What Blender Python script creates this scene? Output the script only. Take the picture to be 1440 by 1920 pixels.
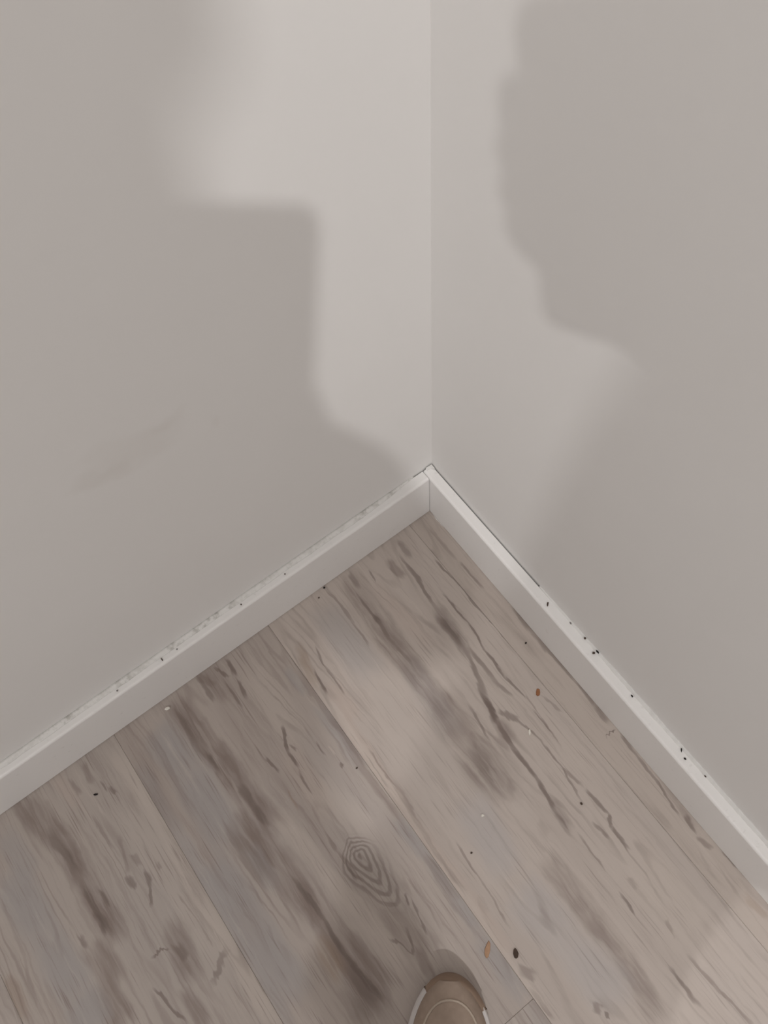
import bpy, bmesh, math, random
from mathutils import Vector, Matrix, noise as mnoise

# ------------------------------------------------------------------ scene, camera, light
sc = bpy.context.scene
for o in list(bpy.data.objects):
    bpy.data.objects.remove(o, do_unlink=True)
C = sc.collection

# camera: fitted from skirting edges, plank seams and the wall corner (1440 x 1920, f = 1554 px)
CAM_POS = Vector((-0.2702, -0.3479, 0.92))
CAM_R = Vector((0.80164, -0.59540, -0.05349))
CAM_U = Vector((0.56018, 0.71694, 0.41495))
CAM_F = Vector((0.20871, 0.36261, -0.90827))
cam_data = bpy.data.cameras.new('camera')
cam_data.sensor_fit = 'VERTICAL'
cam_data.sensor_height = 24.0
cam_data.sensor_width = 18.0
cam_data.lens = 1553.9 / 1920.0 * 24.0
cam_data.clip_start = 0.004
cam = bpy.data.objects.new('camera', cam_data)
C.objects.link(cam)
m = Matrix.Identity(4)
for i in range(3):
    m[i][0], m[i][1], m[i][2], m[i][3] = CAM_R[i], CAM_U[i], -CAM_F[i], CAM_POS[i]
cam.matrix_world = m
sc.camera = cam

# even, soft daylight from the open side of the room
world = bpy.data.worlds.new('world')
sc.world = world
world.use_nodes = True
bg = world.node_tree.nodes['Background']
bg.inputs['Color'].default_value = (1.0, 0.948, 0.920, 1)
bg.inputs['Strength'].default_value = 0.455

# two small ceiling spotlights (built below): position, watts
LAMP_A = (Vector((-0.836, -1.627, 2.40)), 19.5)
LAMP_B = (Vector((-1.92, -1.55, 2.40)), 16.5)
LAMP_COL = (1.0, 0.988, 0.980)

sc.view_settings.view_transform = 'Standard'
sc.view_settings.look = 'None'
sc.view_settings.gamma = 1.0
sc.view_settings.use_curve_mapping = False
sc.view_settings.exposure = 0.0
sc.cycles.max_bounces = 6
sc.cycles.diffuse_bounces = 4
sc.cycles.adaptive_threshold = 0.04

# ------------------------------------------------------------------ helpers
def rnd(seed):
    return random.Random(seed)

def link(name, me, mat=None, parent=None):
    o = bpy.data.objects.new(name, me)
    C.objects.link(o)
    if mat is not None and me is not None and len(me.materials) == 0:
        me.materials.append(mat)
    if parent is not None:
        o.parent = parent
    return o

def from_bm(name, bm, mat=None, parent=None, smooth=False):
    me = bpy.data.meshes.new(name)
    bm.normal_update()
    bm.to_mesh(me)
    bm.free()
    if smooth:
        me.polygons.foreach_set('use_smooth', [True] * len(me.polygons))
    return link(name, me, mat, parent)

def from_py(name, verts, faces, mat=None, parent=None, smooth=False):
    me = bpy.data.meshes.new(name)
    me.from_pydata([tuple(v) for v in verts], [], faces)
    bm = bmesh.new(); bm.from_mesh(me)
    bmesh.ops.recalc_face_normals(bm, faces=bm.faces)
    bm.to_mesh(me); bm.free()
    if smooth:
        me.polygons.foreach_set('use_smooth', [True] * len(me.polygons))
    return link(name, me, mat, parent)

def empty(name, loc=(0, 0, 0)):
    o = bpy.data.objects.new(name, None)
    o.empty_display_size = 0.05
    C.objects.link(o)
    o.location = loc
    return o

def tag(o, label=None, cat=None, group=None, kind=None):
    if label: o['label'] = label
    if cat: o['category'] = cat
    if group: o['group'] = group
    if kind: o['kind'] = kind
    return o

def under(child, parent):
    """parent while keeping the world place of the mesh"""
    child.parent = parent
    child.matrix_parent_inverse = Matrix.Translation(parent.location).inverted()
    return child

def box_bm(bm, x0, x1, y0, y1, z0, z1):
    vs = [bm.verts.new(p) for p in ((x0,y0,z0),(x1,y0,z0),(x1,y1,z0),(x0,y1,z0),(x0,y0,z1),(x1,y0,z1),(x1,y1,z1),(x0,y1,z1))]
    for f in ((0,3,2,1),(4,5,6,7),(0,1,5,4),(1,2,6,5),(2,3,7,6),(3,0,4,7)):
        bm.faces.new([vs[i] for i in f])

def prism(profile, path_axis, a, b):
    """profile: list of (u, z); extruded along x or y from a to b (u is the other axis)"""
    n = len(profile); vs = []
    for t in (a, b):
        for (u, z) in profile:
            vs.append((t, u, z) if path_axis == 'x' else (u, t, z))
    fs = [tuple(range(n)), tuple(range(2 * n - 1, n - 1, -1))]
    for i in range(n):
        j = (i + 1) % n
        fs.append((i, j, n + j, n + i))
    return vs, fs

# ------------------------------------------------------------------ materials
class NT:
    def __init__(self, name):
        self.mat = bpy.data.materials.new(name)
        self.mat.use_nodes = True
        self.t = self.mat.node_tree
        self.b = self.t.nodes['Principled BSDF']
    def n(self, typ, **kw):
        nd = self.t.nodes.new(typ)
        for k, v in kw.items():
            setattr(nd, k, v)
        return nd
    def l(self, a, b):
        self.t.links.new(a, b)
    def mapping(self, vec, scale=(1, 1, 1), loc=(0, 0, 0), rot=(0, 0, 0), typ='POINT'):
        m_ = self.n('ShaderNodeMapping', vector_type=typ)
        m_.inputs['Location'].default_value = loc
        m_.inputs['Rotation'].default_value = rot
        m_.inputs['Scale'].default_value = scale
        self.l(vec, m_.inputs['Vector'])
        return m_.outputs[0]
    def noise(self, vec, scale=1.0, detail=2.0, rough=0.5, dist=0.0):
        x = self.n('ShaderNodeTexNoise')
        x.inputs['Scale'].default_value = scale
        x.inputs['Detail'].default_value = detail
        x.inputs['Roughness'].default_value = rough
        x.inputs['Distortion'].default_value = dist
        self.l(vec, x.inputs['Vector'])
        return x
    def maprange(self, v, a, b, c, d, smooth=True):
        x = self.n('ShaderNodeMapRange', interpolation_type='SMOOTHSTEP' if smooth else 'LINEAR')
        for k, val in zip(('From Min', 'From Max', 'To Min', 'To Max'), (a, b, c, d)):
            x.inputs[k].default_value = val
        self.l(v, x.inputs['Value'])
        return x.outputs[0]
    def math(self, op, a, b=None):
        x = self.n('ShaderNodeMath', operation=op)
        for i, v in enumerate((a, b)):
            if v is None: continue
            if isinstance(v, (int, float)): x.inputs[i].default_value = v
            else: self.l(v, x.inputs[i])
        return x.outputs[0]
    def mix(self, fac, a, b, blend='MIX'):
        x = self.n('ShaderNodeMix', data_type='RGBA', blend_type=blend)
        if isinstance(fac, (int, float)): x.inputs[0].default_value = fac
        else: self.l(fac, x.inputs[0])
        for i, v in ((6, a), (7, b)):
            if isinstance(v, tuple): x.inputs[i].default_value = (*v[:3], 1)
            else: self.l(v, x.inputs[i])
        return x.outputs[2]
    def bump(self, h, strength=0.2, dist=0.002):
        x = self.n('ShaderNodeBump')
        x.inputs['Strength'].default_value = strength
        x.inputs['Distance'].default_value = dist
        self.l(h, x.inputs['Height'])
        self.l(x.outputs[0], self.b.inputs['Normal'])
    def set(self, col=None, rough=0.5, spec=0.5, metal=0.0):
        if col is not None:
            if isinstance(col, tuple): self.b.inputs['Base Color'].default_value = (*col[:3], 1)
            else: self.l(col, self.b.inputs['Base Color'])
        self.b.inputs['Roughness'].default_value = rough
        self.b.inputs['Specular IOR Level'].default_value = spec
        self.b.inputs['Metallic'].default_value = metal
        return self.mat

def simple(name, col, rough=0.6, spec=0.4, metal=0.0, var=0.12, scale=60.0, bump=0.0):
    t = NT(name)
    tc = t.n('ShaderNodeTexCoord')
    nz = t.noise(tc.outputs['Object'], scale, 3.0)
    c = t.mix(nz.outputs[0], tuple(max(0, v * (1 - var)) for v in col), tuple(min(1, v * (1 + var)) for v in col))
    if bump: t.bump(nz.outputs[0], bump, 0.001)
    return t.set(c, rough, spec, metal)

def wall_mat(name, stain=False):
    t = NT(name)
    geo = t.n('ShaderNodeNewGeometry')
    n1 = t.noise(geo.outputs['Position'], 9.0, 3.0)
    base = t.mix(n1.outputs[0], (0.775, 0.757, 0.738), (0.80, 0.784, 0.766))
    if stain:      # faint brownish rubbed mark
        n2 = t.noise(geo.outputs['Position'], 22.0, 3.0)
        wv = t.n('ShaderNodeVectorMath', operation='MULTIPLY_ADD')
        wv.inputs[1].default_value = (0.06, 0, 0.06); t.l(n2.outputs['Color'], wv.inputs[0]); t.l(geo.outputs['Position'], wv.inputs[2])
        for (x, z, a, b_, r, s) in ((-0.232, 0.447, 0.045, 0.024, 0.25, 0.10), (-0.265, 0.44, 0.03, 0.012, 0.0, 0.13), (-0.205, 0.452, 0.02, 0.012, 0.3, 0.10), (-0.175, 0.42, 0.01, 0.012, 0.0, 0.06)):
            mp = t.mapping(wv.outputs[0], (a, 1.0, b_), (x, 0, z), (0, r, 0), 'TEXTURE')
            ln = t.n('ShaderNodeVectorMath', operation='LENGTH'); t.l(mp, ln.inputs[0])
            base = t.mix(t.maprange(ln.outputs['Value'], 0.2, 1.1, s * 0.75, 0.0), base, (0.42, 0.36, 0.29))
    return t.set(base, 0.75, 0.25)

def skirting_mat(name):
    t = NT(name)
    geo = t.n('ShaderNodeNewGeometry')
    n1 = t.noise(geo.outputs['Position'], 14.0, 3.0)
    base = t.mix(n1.outputs[0], (0.825, 0.806, 0.788), (0.85, 0.834, 0.818))
    n2 = t.noise(geo.outputs['Position'], 180.0, 2.0)
    base = t.mix(t.maprange(n2.outputs[0], 0.66, 0.78, 0.0, 0.16), base, (0.42, 0.39, 0.36))
    return t.set(base, 0.42, 0.40)

def caulk_mat(name, dirty):
    t = NT(name)
    geo = t.n('ShaderNodeNewGeometry')
    n1 = t.noise(geo.outputs['Position'], 110.0, 4.0, 0.65)
    n2 = t.noise(geo.outputs['Position'], 18.0, 2.0)
    base = t.mix(n2.outputs[0], (0.76, 0.745, 0.72), (0.79, 0.775, 0.755))
    d = t.math('MULTIPLY', t.maprange(n1.outputs[0], 0.42, 0.66, 0.0, dirty), t.maprange(n2.outputs[0], 0.35, 0.6, 0.35, 1.0))
    base = t.mix(d, base, (0.30, 0.285, 0.245))
    t.bump(n1.outputs[0], 0.4, 0.001)
    return t.set(base, 0.6, 0.3)

WOOD = {'D': (0.140, 0.103, 0.088), 'B': (0.205, 0.156, 0.136), 'G': (0.345, 0.325, 0.322), 'L': (0.560, 0.492, 0.440),
        'P': (0.500, 0.405, 0.352), 'T': (0.330, 0.240, 0.178), 'H': (0.440, 0.412, 0.408)}

def wood_mat(name, base, feats=(), seed=0.0, macro=0.5, knot=None, grain=1.0):
    """printed grey-beige oak; the long grain runs along world Y"""
    t = NT(name)
    geo = t.n('ShaderNodeNewGeometry')
    info = t.n('ShaderNodeObjectInfo')
    off = t.n('ShaderNodeVectorMath', operation='MULTIPLY_ADD')
    cmb = t.n('ShaderNodeCombineXYZ')
    for i in range(3): t.l(info.outputs['Random'], cmb.inputs[i])
    t.l(cmb.outputs[0], off.inputs[0]); off.inputs[1].default_value = (0, 0, 7.0 if not feats else 0.0); t.l(geo.outputs['Position'], off.inputs[2])
    pos = off.outputs[0]
    sv = (seed * 3.1, seed * 1.7, seed)
    # ragged drift of the figure, stretched along the grain
    wn = t.noise(t.mapping(pos, (26, 11, 1), sv), 1.0, 4.0, 0.62)
    w0 = t.n('ShaderNodeVectorMath', operation='SUBTRACT'); t.l(wn.outputs['Color'], w0.inputs[0]); w0.inputs[1].default_value = (0.5, 0.5, 0.5)
    w1 = t.n('ShaderNodeVectorMath', operation='MULTIPLY_ADD'); t.l(w0.outputs[0], w1.inputs[0]); w1.inputs[1].default_value = (0.014, 0.030, 0); t.l(pos, w1.inputs[2])
    wf = t.noise(t.mapping(pos, (210, 45, 1), sv), 1.0, 2.0)
    w2 = t.n('ShaderNodeVectorMath', operation='SUBTRACT'); t.l(wf.outputs['Color'], w2.inputs[0]); w2.inputs[1].default_value = (0.5, 0.5, 0.5)
    w3 = t.n('ShaderNodeVectorMath', operation='MULTIPLY_ADD'); t.l(w2.outputs[0], w3.inputs[0]); w3.inputs[1].default_value = (0.0045, 0.016, 0); t.l(w1.outputs[0], w3.inputs[2])
    wp = w3.outputs[0]
    # broad tone
    n1 = t.noise(t.mapping(wp, (15, 2.0, 1), sv), 1.0, 3.0, 0.55)
    col = t.mix(t.maprange(n1.outputs[0], 0.30, 0.52, macro, 0.0), base, WOOD['B'])
    n1b = t.noise(t.mapping(wp, (11, 2.6, 1), (seed + 9, 4, 2)), 1.0, 2.0)
    col = t.mix(t.maprange(n1b.outputs[0], 0.52, 0.72, 0.0, 0.75 * macro), col, WOOD['G'])
    # drawn figure and soft dark patches of this strip; broad marks break up into streaks
    n2 = t.noise(t.mapping(wp, (150, 7.0, 1), sv), 1.0, 3.0, 0.62)
    nb = t.noise(t.mapping(wp, (75, 9.0, 1), (seed + 2, 6, 1)), 1.0, 3.0, 0.6)
    streak = t.maprange(nb.outputs[0], 0.34, 0.60, 0.45, 1.25)
    for (x, y, hl, hw, ang, s, k) in feats:
        soft = len(k) > 1
        mp = t.mapping(wp, (hl, hw, 1.0), (x, y, 0), (0, 0, ang), 'TEXTURE')
        broad = hw > 0.006
        if not soft:      # squared components: rounded bar instead of an oval
            sq = t.n('ShaderNodeVectorMath', operation='MULTIPLY'); t.l(mp, sq.inputs[0]); t.l(mp, sq.inputs[1]); mp = sq.outputs[0]
        ln = t.n('ShaderNodeVectorMath', operation='LENGTH'); t.l(mp, ln.inputs[0])
        fac = t.maprange(ln.outputs['Value'], 0.0 if (soft or broad) else 0.15, 1.35 if (broad or soft) else 1.2, s, 0.0)
        if broad and k[0] in 'BDT': fac = t.math('MULTIPLY', fac, streak)
        col = t.mix(fac, col, WOOD[k[0]])
    if knot:      # cathedral rings: nested ovals drawn out along the grain
        (kx, ky, sx, sy, strength) = knot
        mp = t.mapping(w1.outputs[0], (sx, sy, 1.0), (kx, ky, 0), (0, 0, 0), 'TEXTURE')
        sp = t.n('ShaderNodeSeparateXYZ'); t.l(mp, sp.inputs[0])
        u = t.math('MULTIPLY', sp.outputs[1], -1.0)                  # + towards the room
        up = t.math('MULTIPLY', t.math('MAXIMUM', u, 0.0), 0.60)
        un = t.math('MULTIPLY', t.math('MINIMUM', u, 0.0), 1.9)
        uu = t.math('POWER', t.math('ABSOLUTE', t.math('ADD', up, un)), 1.5)
        vv = t.math('POWER', t.math('ABSOLUTE', sp.outputs[0]), 1.5)
        g = t.math('POWER', t.math('ADD', uu, vv), 0.6667)
        ring = t.math('SINE', t.math('ADD', t.math('MULTIPLY', g, 6.2832 / 0.235), t.math('MULTIPLY', wf.outputs[0], 1.6)))
        ringm = t.maprange(ring, -0.6, 0.8, 0.0, 1.0)
        fade = t.math('MULTIPLY', t.maprange(g, 0.85, 1.25, 1.0, 0.0), t.maprange(sp.outputs[0], 0.35, 0.95, 1.0, 0.10))
        fac = t.math('MULTIPLY', t.math('MULTIPLY', ringm, fade), strength)
        col = t.mix(fac, col, WOOD['D'])
    # streaks, contour lines of the grain, pores
    col = t.mix(t.maprange(n2.outputs[0], 0.26, 0.50, 0.34 * grain, 0.0), col, WOOD['B'])
    col = t.mix(t.maprange(n2.outputs[0], 0.55, 0.78, 0.0, 0.30), col, (0.60, 0.535, 0.485))
    n5 = t.noise(t.mapping(w1.outputs[0], (17, 1.5, 1), (seed + 5, 2, 8)), 1.0, 1.0)
    lines = t.maprange(t.math('SINE', t.math('MULTIPLY', n5.outputs[0], 120.0)), 0.45, 1.0, 0.0, 0.34)
    n4 = t.noise(t.mapping(pos, (24, 5, 1), (seed, 11, 3)), 1.0, 3.0, 0.7)
    col = t.mix(t.math('MULTIPLY', lines, t.maprange(n4.outputs[0], 0.44, 0.66, 0.0, 1.0)), col, WOOD['B'])
    n3 = t.noise(t.mapping(pos, (560, 20, 1), sv), 1.0, 1.0)
    pores = t.math('MULTIPLY', t.maprange(n3.outputs[0], 0.22, 0.44, 0.60 * grain, 0.0), t.maprange(n4.outputs[0], 0.60, 0.42, 0.1, 1.0))
    col = t.mix(pores, col, WOOD['B'])
    return t.set(col, 0.50, 0.35)

# ------------------------------------------------------------------ the drawn figure, soft dark patch and painted shoe-side shade on the planks in view (metres on the floor)
FEAT = {
  0: [(-0.0255, -0.109, 0.0261, 0.0016, -1.538, 0.5, 'D'),
      (-0.0289, -0.0527, 0.0287, 0.0033, -1.58, 0.35, 'B'),
      (-0.0153, -0.187, 0.0193, 0.0041, -1.601, 0.5, 'D'),
      (-0.0143, -0.2387, 0.0417, 0.004, -1.527, 0.5, 'D'),
      (-0.014, -0.2921, 0.0214, 0.0039, -1.643, 0.5, 'D'),
      (-0.0156, -0.3222, 0.0141, 0.0039, -1.593, 0.5, 'D'),
      (-0.0156, -0.3617, 0.0166, 0.0018, -1.694, 0.5, 'D'),
      (-0.0184, -0.3944, 0.0222, 0.0017, -1.625, 0.5, 'D'),
      (-0.0223, -0.3431, 0.0074, 0.0011, 0.028, 0.7, 'D'),
      (-0.0195, -0.4545, 0.0104, 0.0028, -1.76, 0.55, 'D'),
      (-0.0207, -0.421, 0.02, 0.0017, -1.729, 0.55, 'D'),
      (-0.0228, -0.4756, 0.0091, 0.0047, -1.261, 0.5, 'B'),
      (-0.0133, -0.5016, 0.0122, 0.0028, -1.57, 0.6, 'D'),
      (-0.0166, -0.4326, 0.0355, 0.004, -1.678, 0.3, 'B'),
      (-0.0256, -0.5474, 0.0161, 0.0053, -1.344, 0.35, 'T')],
  1: [(-0.1893, -0.084, 0.0549, 0.0228, -1.554, 0.5, 'G'),
      (-0.1207, -0.0985, 0.0545, 0.0125, -1.456, 0.3, 'P'),
      (-0.1443, -0.0513, 0.0379, 0.0163, -1.667, 0.55, 'B'),
      (-0.1488, -0.1106, 0.0323, 0.0159, -1.621, 0.55, 'B'),
      (-0.1504, -0.159, 0.0248, 0.0156, -1.585, 0.55, 'B'),
      (-0.1489, -0.1977, 0.0209, 0.0154, -1.466, 0.55, 'B'),
      (-0.1494, -0.2245, 0.0302, 0.0234, -1.554, 0.4, 'B'),
      (-0.1474, -0.0704, 0.0269, 0.0022, -1.548, 0.6, 'D'),
      (-0.1699, -0.0453, 0.0302, 0.0019, -1.563, 0.5, 'B'),
      (-0.1705, -0.0877, 0.0199, 0.0018, -1.621, 0.5, 'B'),
      (-0.1464, -0.0958, 0.0228, 0.0025, -1.618, 0.4, 'D'),
      (-0.1471, -0.1347, 0.0232, 0.0024, -1.556, 0.4, 'D'),
      (-0.1024, -0.0892, 0.0433, 0.0022, -1.509, 0.5, 'L'),
      (-0.0861, -0.1474, 0.0348, 0.0081, -1.642, 0.65, 'D'),
      (-0.0806, -0.0778, 0.0421, 0.0025, -1.656, 0.6, 'D'),
      (-0.0923, -0.0478, 0.0153, 0.0055, -1.402, 0.5, 'B'),
      (-0.0974, -0.2063, 0.0347, 0.0042, -1.832, 0.6, 'D'),
      (-0.1088, -0.2471, 0.0152, 0.0041, -1.872, 0.6, 'D'),
      (-0.0845, -0.2009, 0.0254, 0.0033, -1.555, 0.55, 'D'),
      (-0.0823, -0.2343, 0.0141, 0.0033, -1.412, 0.55, 'D'),
      (-0.0466, -0.0865, 0.0194, 0.0016, -1.483, 0.6, 'D'),
      (-0.0453, -0.129, 0.0308, 0.0016, -1.577, 0.6, 'D'),
      (-0.0445, -0.1788, 0.028, 0.0016, -1.527, 0.6, 'D'),
      (-0.068, -0.1303, 0.0241, 0.0016, -1.562, 0.65, 'D'),
      (-0.0694, -0.1684, 0.0209, 0.0015, -1.659, 0.65, 'D'),
      (-0.0712, -0.2058, 0.0233, 0.0015, -1.58, 0.65, 'D'),
      (-0.0701, -0.2403, 0.0175, 0.0015, -1.484, 0.65, 'D'),
      (-0.0295, -0.0657, 0.0492, 0.002, -1.557, 0.5, 'L'),
      (-0.0682, -0.0333, 0.016, 0.0039, -1.638, 0.4, 'D'),
      (-0.1408, -0.0284, 0.0152, 0.0038, -1.666, 0.4, 'D'),
      (-0.1186, -0.0372, 0.0107, 0.0016, -1.695, 0.5, 'D'),
      (-0.2424, -0.0821, 0.0274, 0.0066, -1.758, 0.5, 'T'),
      (-0.2327, -0.1375, 0.0274, 0.0117, -1.623, 0.45, 'P'),
      (-0.2503, -0.0622, 0.0294, 0.0027, -1.54, 0.65, 'L'),
      (-0.2392, -0.1046, 0.0187, 0.0021, -1.7, 0.7, 'D'),
      (-0.2241, -0.0856, 0.0194, 0.0015, -1.655, 0.5, 'D'),
      (-0.2259, -0.114, 0.0143, 0.0015, -1.609, 0.5, 'D'),
      (-0.1077, -0.2443, 0.0213, 0.0032, -1.761, 0.7, 'D'),
      (-0.1127, -0.2764, 0.017, 0.0032, -1.683, 0.7, 'D'),
      (-0.1149, -0.3095, 0.0222, 0.0032, -1.601, 0.7, 'D'),
      (-0.1183, -0.3454, 0.0205, 0.0031, -1.737, 0.7, 'D'),
      (-0.12, -0.3734, 0.0187, 0.0067, -1.642, 0.6, 'D'),
      (-0.0968, -0.261, 0.0133, 0.0038, -1.012, 0.55, 'D'),
      (-0.0895, -0.2843, 0.0187, 0.0015, -1.421, 0.5, 'D'),
      (-0.0867, -0.3187, 0.022, 0.0015, -1.548, 0.5, 'D'),
      (-0.0903, -0.3554, 0.0219, 0.0014, -1.789, 0.5, 'D'),
      (-0.1089, -0.2732, 0.0157, 0.007, -1.747, 0.4, 'B'),
      (-0.1278, -0.2459, 0.0267, 0.0018, -1.733, 0.5, 'D'),
      (-0.1256, -0.2487, 0.0241, 0.0009, -1.735, 0.4, 'L'),
      (-0.1491, -0.2877, 0.0376, 0.0271, -1.645, 0.62, 'DS'),  # broad soft dark patch
      (-0.0281, -0.1927, 0.021, 0.0016, -1.624, 0.6, 'D'),
      (-0.0293, -0.2347, 0.0285, 0.0015, -1.584, 0.6, 'D'),
      (-0.0293, -0.2754, 0.0195, 0.0015, -1.548, 0.6, 'D'),
      (-0.0708, -0.2885, 0.0181, 0.0012, -1.543, 0.5, 'D'),
      (-0.0501, -0.278, 0.0128, 0.0015, -1.42, 0.4, 'B'),
      (-0.0676, -0.2668, 0.0166, 0.0012, -1.62, 0.45, 'B'),
      (-0.0706, -0.2986, 0.0211, 0.0012, -1.702, 0.45, 'B'),
      (-0.0819, -0.3857, 0.0185, 0.0025, -1.497, 0.6, 'D'),
      (-0.0835, -0.4063, 0.0068, 0.0025, -2.084, 0.6, 'D'),
      (-0.0865, -0.4235, 0.0144, 0.0025, -1.583, 0.6, 'D'),
      (-0.0969, -0.4088, 0.0113, 0.0022, -1.376, 0.5, 'D'),
      (-0.0851, -0.3521, 0.0148, 0.0026, -1.368, 0.5, 'B'),
      (-0.1187, -0.417, 0.0186, 0.0014, -1.591, 0.5, 'B'),
      (-0.123, -0.4707, 0.0114, 0.0013, -1.656, 0.6, 'D'),
      (-0.1046, -0.46, 0.0068, 0.0024, -1.696, 0.4, 'B'),
      (-0.1054, -0.5091, 0.0078, 0.0027, -1.736, 0.5, 'B'),
      (-0.1588, -0.427, 0.0354, 0.0129, -1.571, 0.5, 'B'),
      (-0.1579, -0.4757, 0.0221, 0.0125, -1.522, 0.5, 'B'),
      (-0.1616, -0.5256, 0.0373, 0.0124, -1.718, 0.5, 'B'),
      (-0.1968, -0.4314, 0.0366, 0.026, -1.441, 0.55, 'G'),
      (-0.1889, -0.4969, 0.0412, 0.0253, -1.461, 0.55, 'G'),
      (-0.1916, -0.3432, 0.0452, 0.022, -1.702, 0.55, 'G'),
      (-0.2409, -0.4579, 0.0112, 0.0048, -1.147, 0.5, 'B'),
      (-0.2475, -0.4848, 0.0209, 0.0025, -1.525, 0.5, 'B'),
      (-0.2062, -0.5202, 0.0079, 0.0042, -1.107, 0.5, 'B'),
      (-0.2028, -0.5327, 0.003, 0.002, -1.857, 0.6, 'D'),
      (-0.1291, -0.5556, 0.0187, 0.0028, -1.622, 0.55, 'D'),
      (-0.1049, -0.5588, 0.0206, 0.0023, -1.535, 0.5, 'B'),
      (-0.1031, -0.5936, 0.0205, 0.0023, -1.501, 0.5, 'B'),
      (-0.246, -0.2118, 0.0745, 0.0096, -1.627, 0.45, 'P'),
      (-0.2473, -0.3207, 0.0542, 0.0091, -1.522, 0.45, 'P'),
      (-0.2442, -0.4026, 0.0425, 0.0088, -1.546, 0.45, 'P'),
      (-0.2433, -0.2821, 0.0443, 0.0033, -1.635, 0.45, 'B'),
      (-0.2453, -0.3408, 0.025, 0.0032, -1.549, 0.45, 'B'),
      (-0.2409, -0.2206, 0.0265, 0.0014, -1.572, 0.5, 'B'),
      (-0.2459, -0.2178, 0.0273, 0.0008, -1.59, 0.5, 'D'),
      (-0.2242, -0.3471, 0.0199, 0.0013, -1.654, 0.5, 'B'),
      (-0.2275, -0.389, 0.0297, 0.0013, -1.645, 0.5, 'B'),
      (-0.1544, -0.1925, 0.0535, 0.0177, -1.657, 0.25, 'G'),
      (-0.065, -0.3326, 0.0295, 0.0174, -1.313, 0.3, 'L'),
      (-0.0885, -0.4936, 0.0596, 0.0296, -1.556, 0.35, 'L'),
      (-0.0859, -0.2343, 0.0335, 0.015, -1.394, 0.25, 'L'),
      (-0.2461, -0.112, 0.049, 0.0053, -1.562, 0.4, 'L'),
      (-0.2461, -0.2121, 0.0691, 0.0051, -1.576, 0.4, 'L'),
      (-0.2462, -0.3106, 0.0472, 0.0049, -1.566, 0.4, 'L'),
      (-0.2467, -0.3931, 0.0501, 0.0047, -1.588, 0.4, 'L'),
      (-0.2477, -0.4632, 0.0326, 0.0045, -1.58, 0.4, 'L')],
  2: [(-0.2945, -0.0907, 0.0586, 0.0203, -1.605, 0.35, 'L'),
      (-0.3129, -0.1829, 0.0494, 0.0152, -1.558, 0.3, 'P'),
      (-0.3123, -0.0255, 0.0118, 0.0033, -1.689, 0.65, 'D'),
      (-0.3235, -0.0256, 0.0094, 0.0021, -1.096, 0.6, 'D'),
      (-0.3136, -0.0537, 0.0131, 0.0023, -1.69, 0.6, 'D'),
      (-0.3261, -0.0558, 0.0204, 0.0026, -1.509, 0.5, 'D'),
      (-0.3466, -0.0322, 0.0213, 0.0026, -1.541, 0.5, 'D'),
      (-0.3424, -0.0265, 0.0125, 0.0053, -1.035, 0.5, 'B'),
      (-0.3325, -0.0353, 0.0252, 0.0122, -1.567, 0.4, 'B'),
      (-0.3802, -0.0502, 0.0319, 0.0158, -1.458, 0.68, 'B'),
      (-0.3748, -0.1131, 0.0426, 0.0154, -1.508, 0.68, 'B'),
      (-0.3689, -0.1785, 0.0349, 0.015, -1.448, 0.68, 'B'),
      (-0.3854, -0.0724, 0.0427, 0.0073, -1.596, 0.35, 'D'),
      (-0.3839, -0.1039, 0.017, 0.0036, -1.566, 0.5, 'D'),
      (-0.3716, -0.1539, 0.0184, 0.0054, -1.464, 0.5, 'D'),
      (-0.3699, -0.1833, 0.0165, 0.0054, -1.568, 0.5, 'D'),
      (-0.4138, -0.0656, 0.0334, 0.0233, -1.427, 0.6, 'G'),
      (-0.4111, -0.1396, 0.0543, 0.023, -1.6, 0.6, 'G'),
      (-0.3085, -0.1311, 0.0175, 0.0026, -1.939, 0.7, 'D'),
      (-0.3136, -0.1549, 0.0118, 0.0025, -1.544, 0.7, 'D'),
      (-0.3059, -0.1456, 0.0071, 0.0014, -1.359, 0.5, 'D'),
      (-0.3348, -0.1444, 0.0103, 0.0017, -1.359, 0.6, 'D'),
      (-0.3154, -0.1842, 0.015, 0.0017, -1.54, 0.55, 'D'),
      (-0.3354, -0.1915, 0.0137, 0.0014, -1.638, 0.5, 'T'),
      (-0.2559, -0.166, 0.0473, 0.0108, -1.546, 0.55, 'G'),
      (-0.2542, -0.1789, 0.0368, 0.0031, -1.537, 0.5, 'B'),
      (-0.2819, -0.1651, 0.0086, 0.0014, -1.628, 0.5, 'D'),
      (-0.2731, -0.1729, 0.0068, 0.0011, -1.464, 0.5, 'L'),
      (-0.2728, -0.1916, 0.0043, 0.0017, -1.551, 0.6, 'D'),
      (-0.2618, -0.0897, 0.0215, 0.0059, -1.461, 0.45, 'G'),
      (-0.388, -0.2094, 0.048, 0.0172, -1.419, 0.68, 'B'),
      (-0.3771, -0.2825, 0.0392, 0.0167, -1.429, 0.68, 'B'),
      (-0.3734, -0.3543, 0.046, 0.0165, -1.595, 0.68, 'B'),
      (-0.3756, -0.2795, 0.0262, 0.0033, -1.468, 0.65, 'D'),
      (-0.3737, -0.3225, 0.0246, 0.0033, -1.589, 0.65, 'D'),
      (-0.3717, -0.3671, 0.0282, 0.0032, -1.471, 0.65, 'D'),
      (-0.3889, -0.3368, 0.0237, 0.0114, -1.671, 0.45, 'T'),
      (-0.4369, -0.2261, 0.0411, 0.0217, -1.511, 0.62, 'G'),
      (-0.4323, -0.3009, 0.0473, 0.021, -1.508, 0.62, 'G'),
      (-0.405, -0.2099, 0.0365, 0.0089, -1.515, 0.4, 'D'),
      (-0.353, -0.2267, 0.0348, 0.0111, -1.455, 0.4, 'L'),
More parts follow.
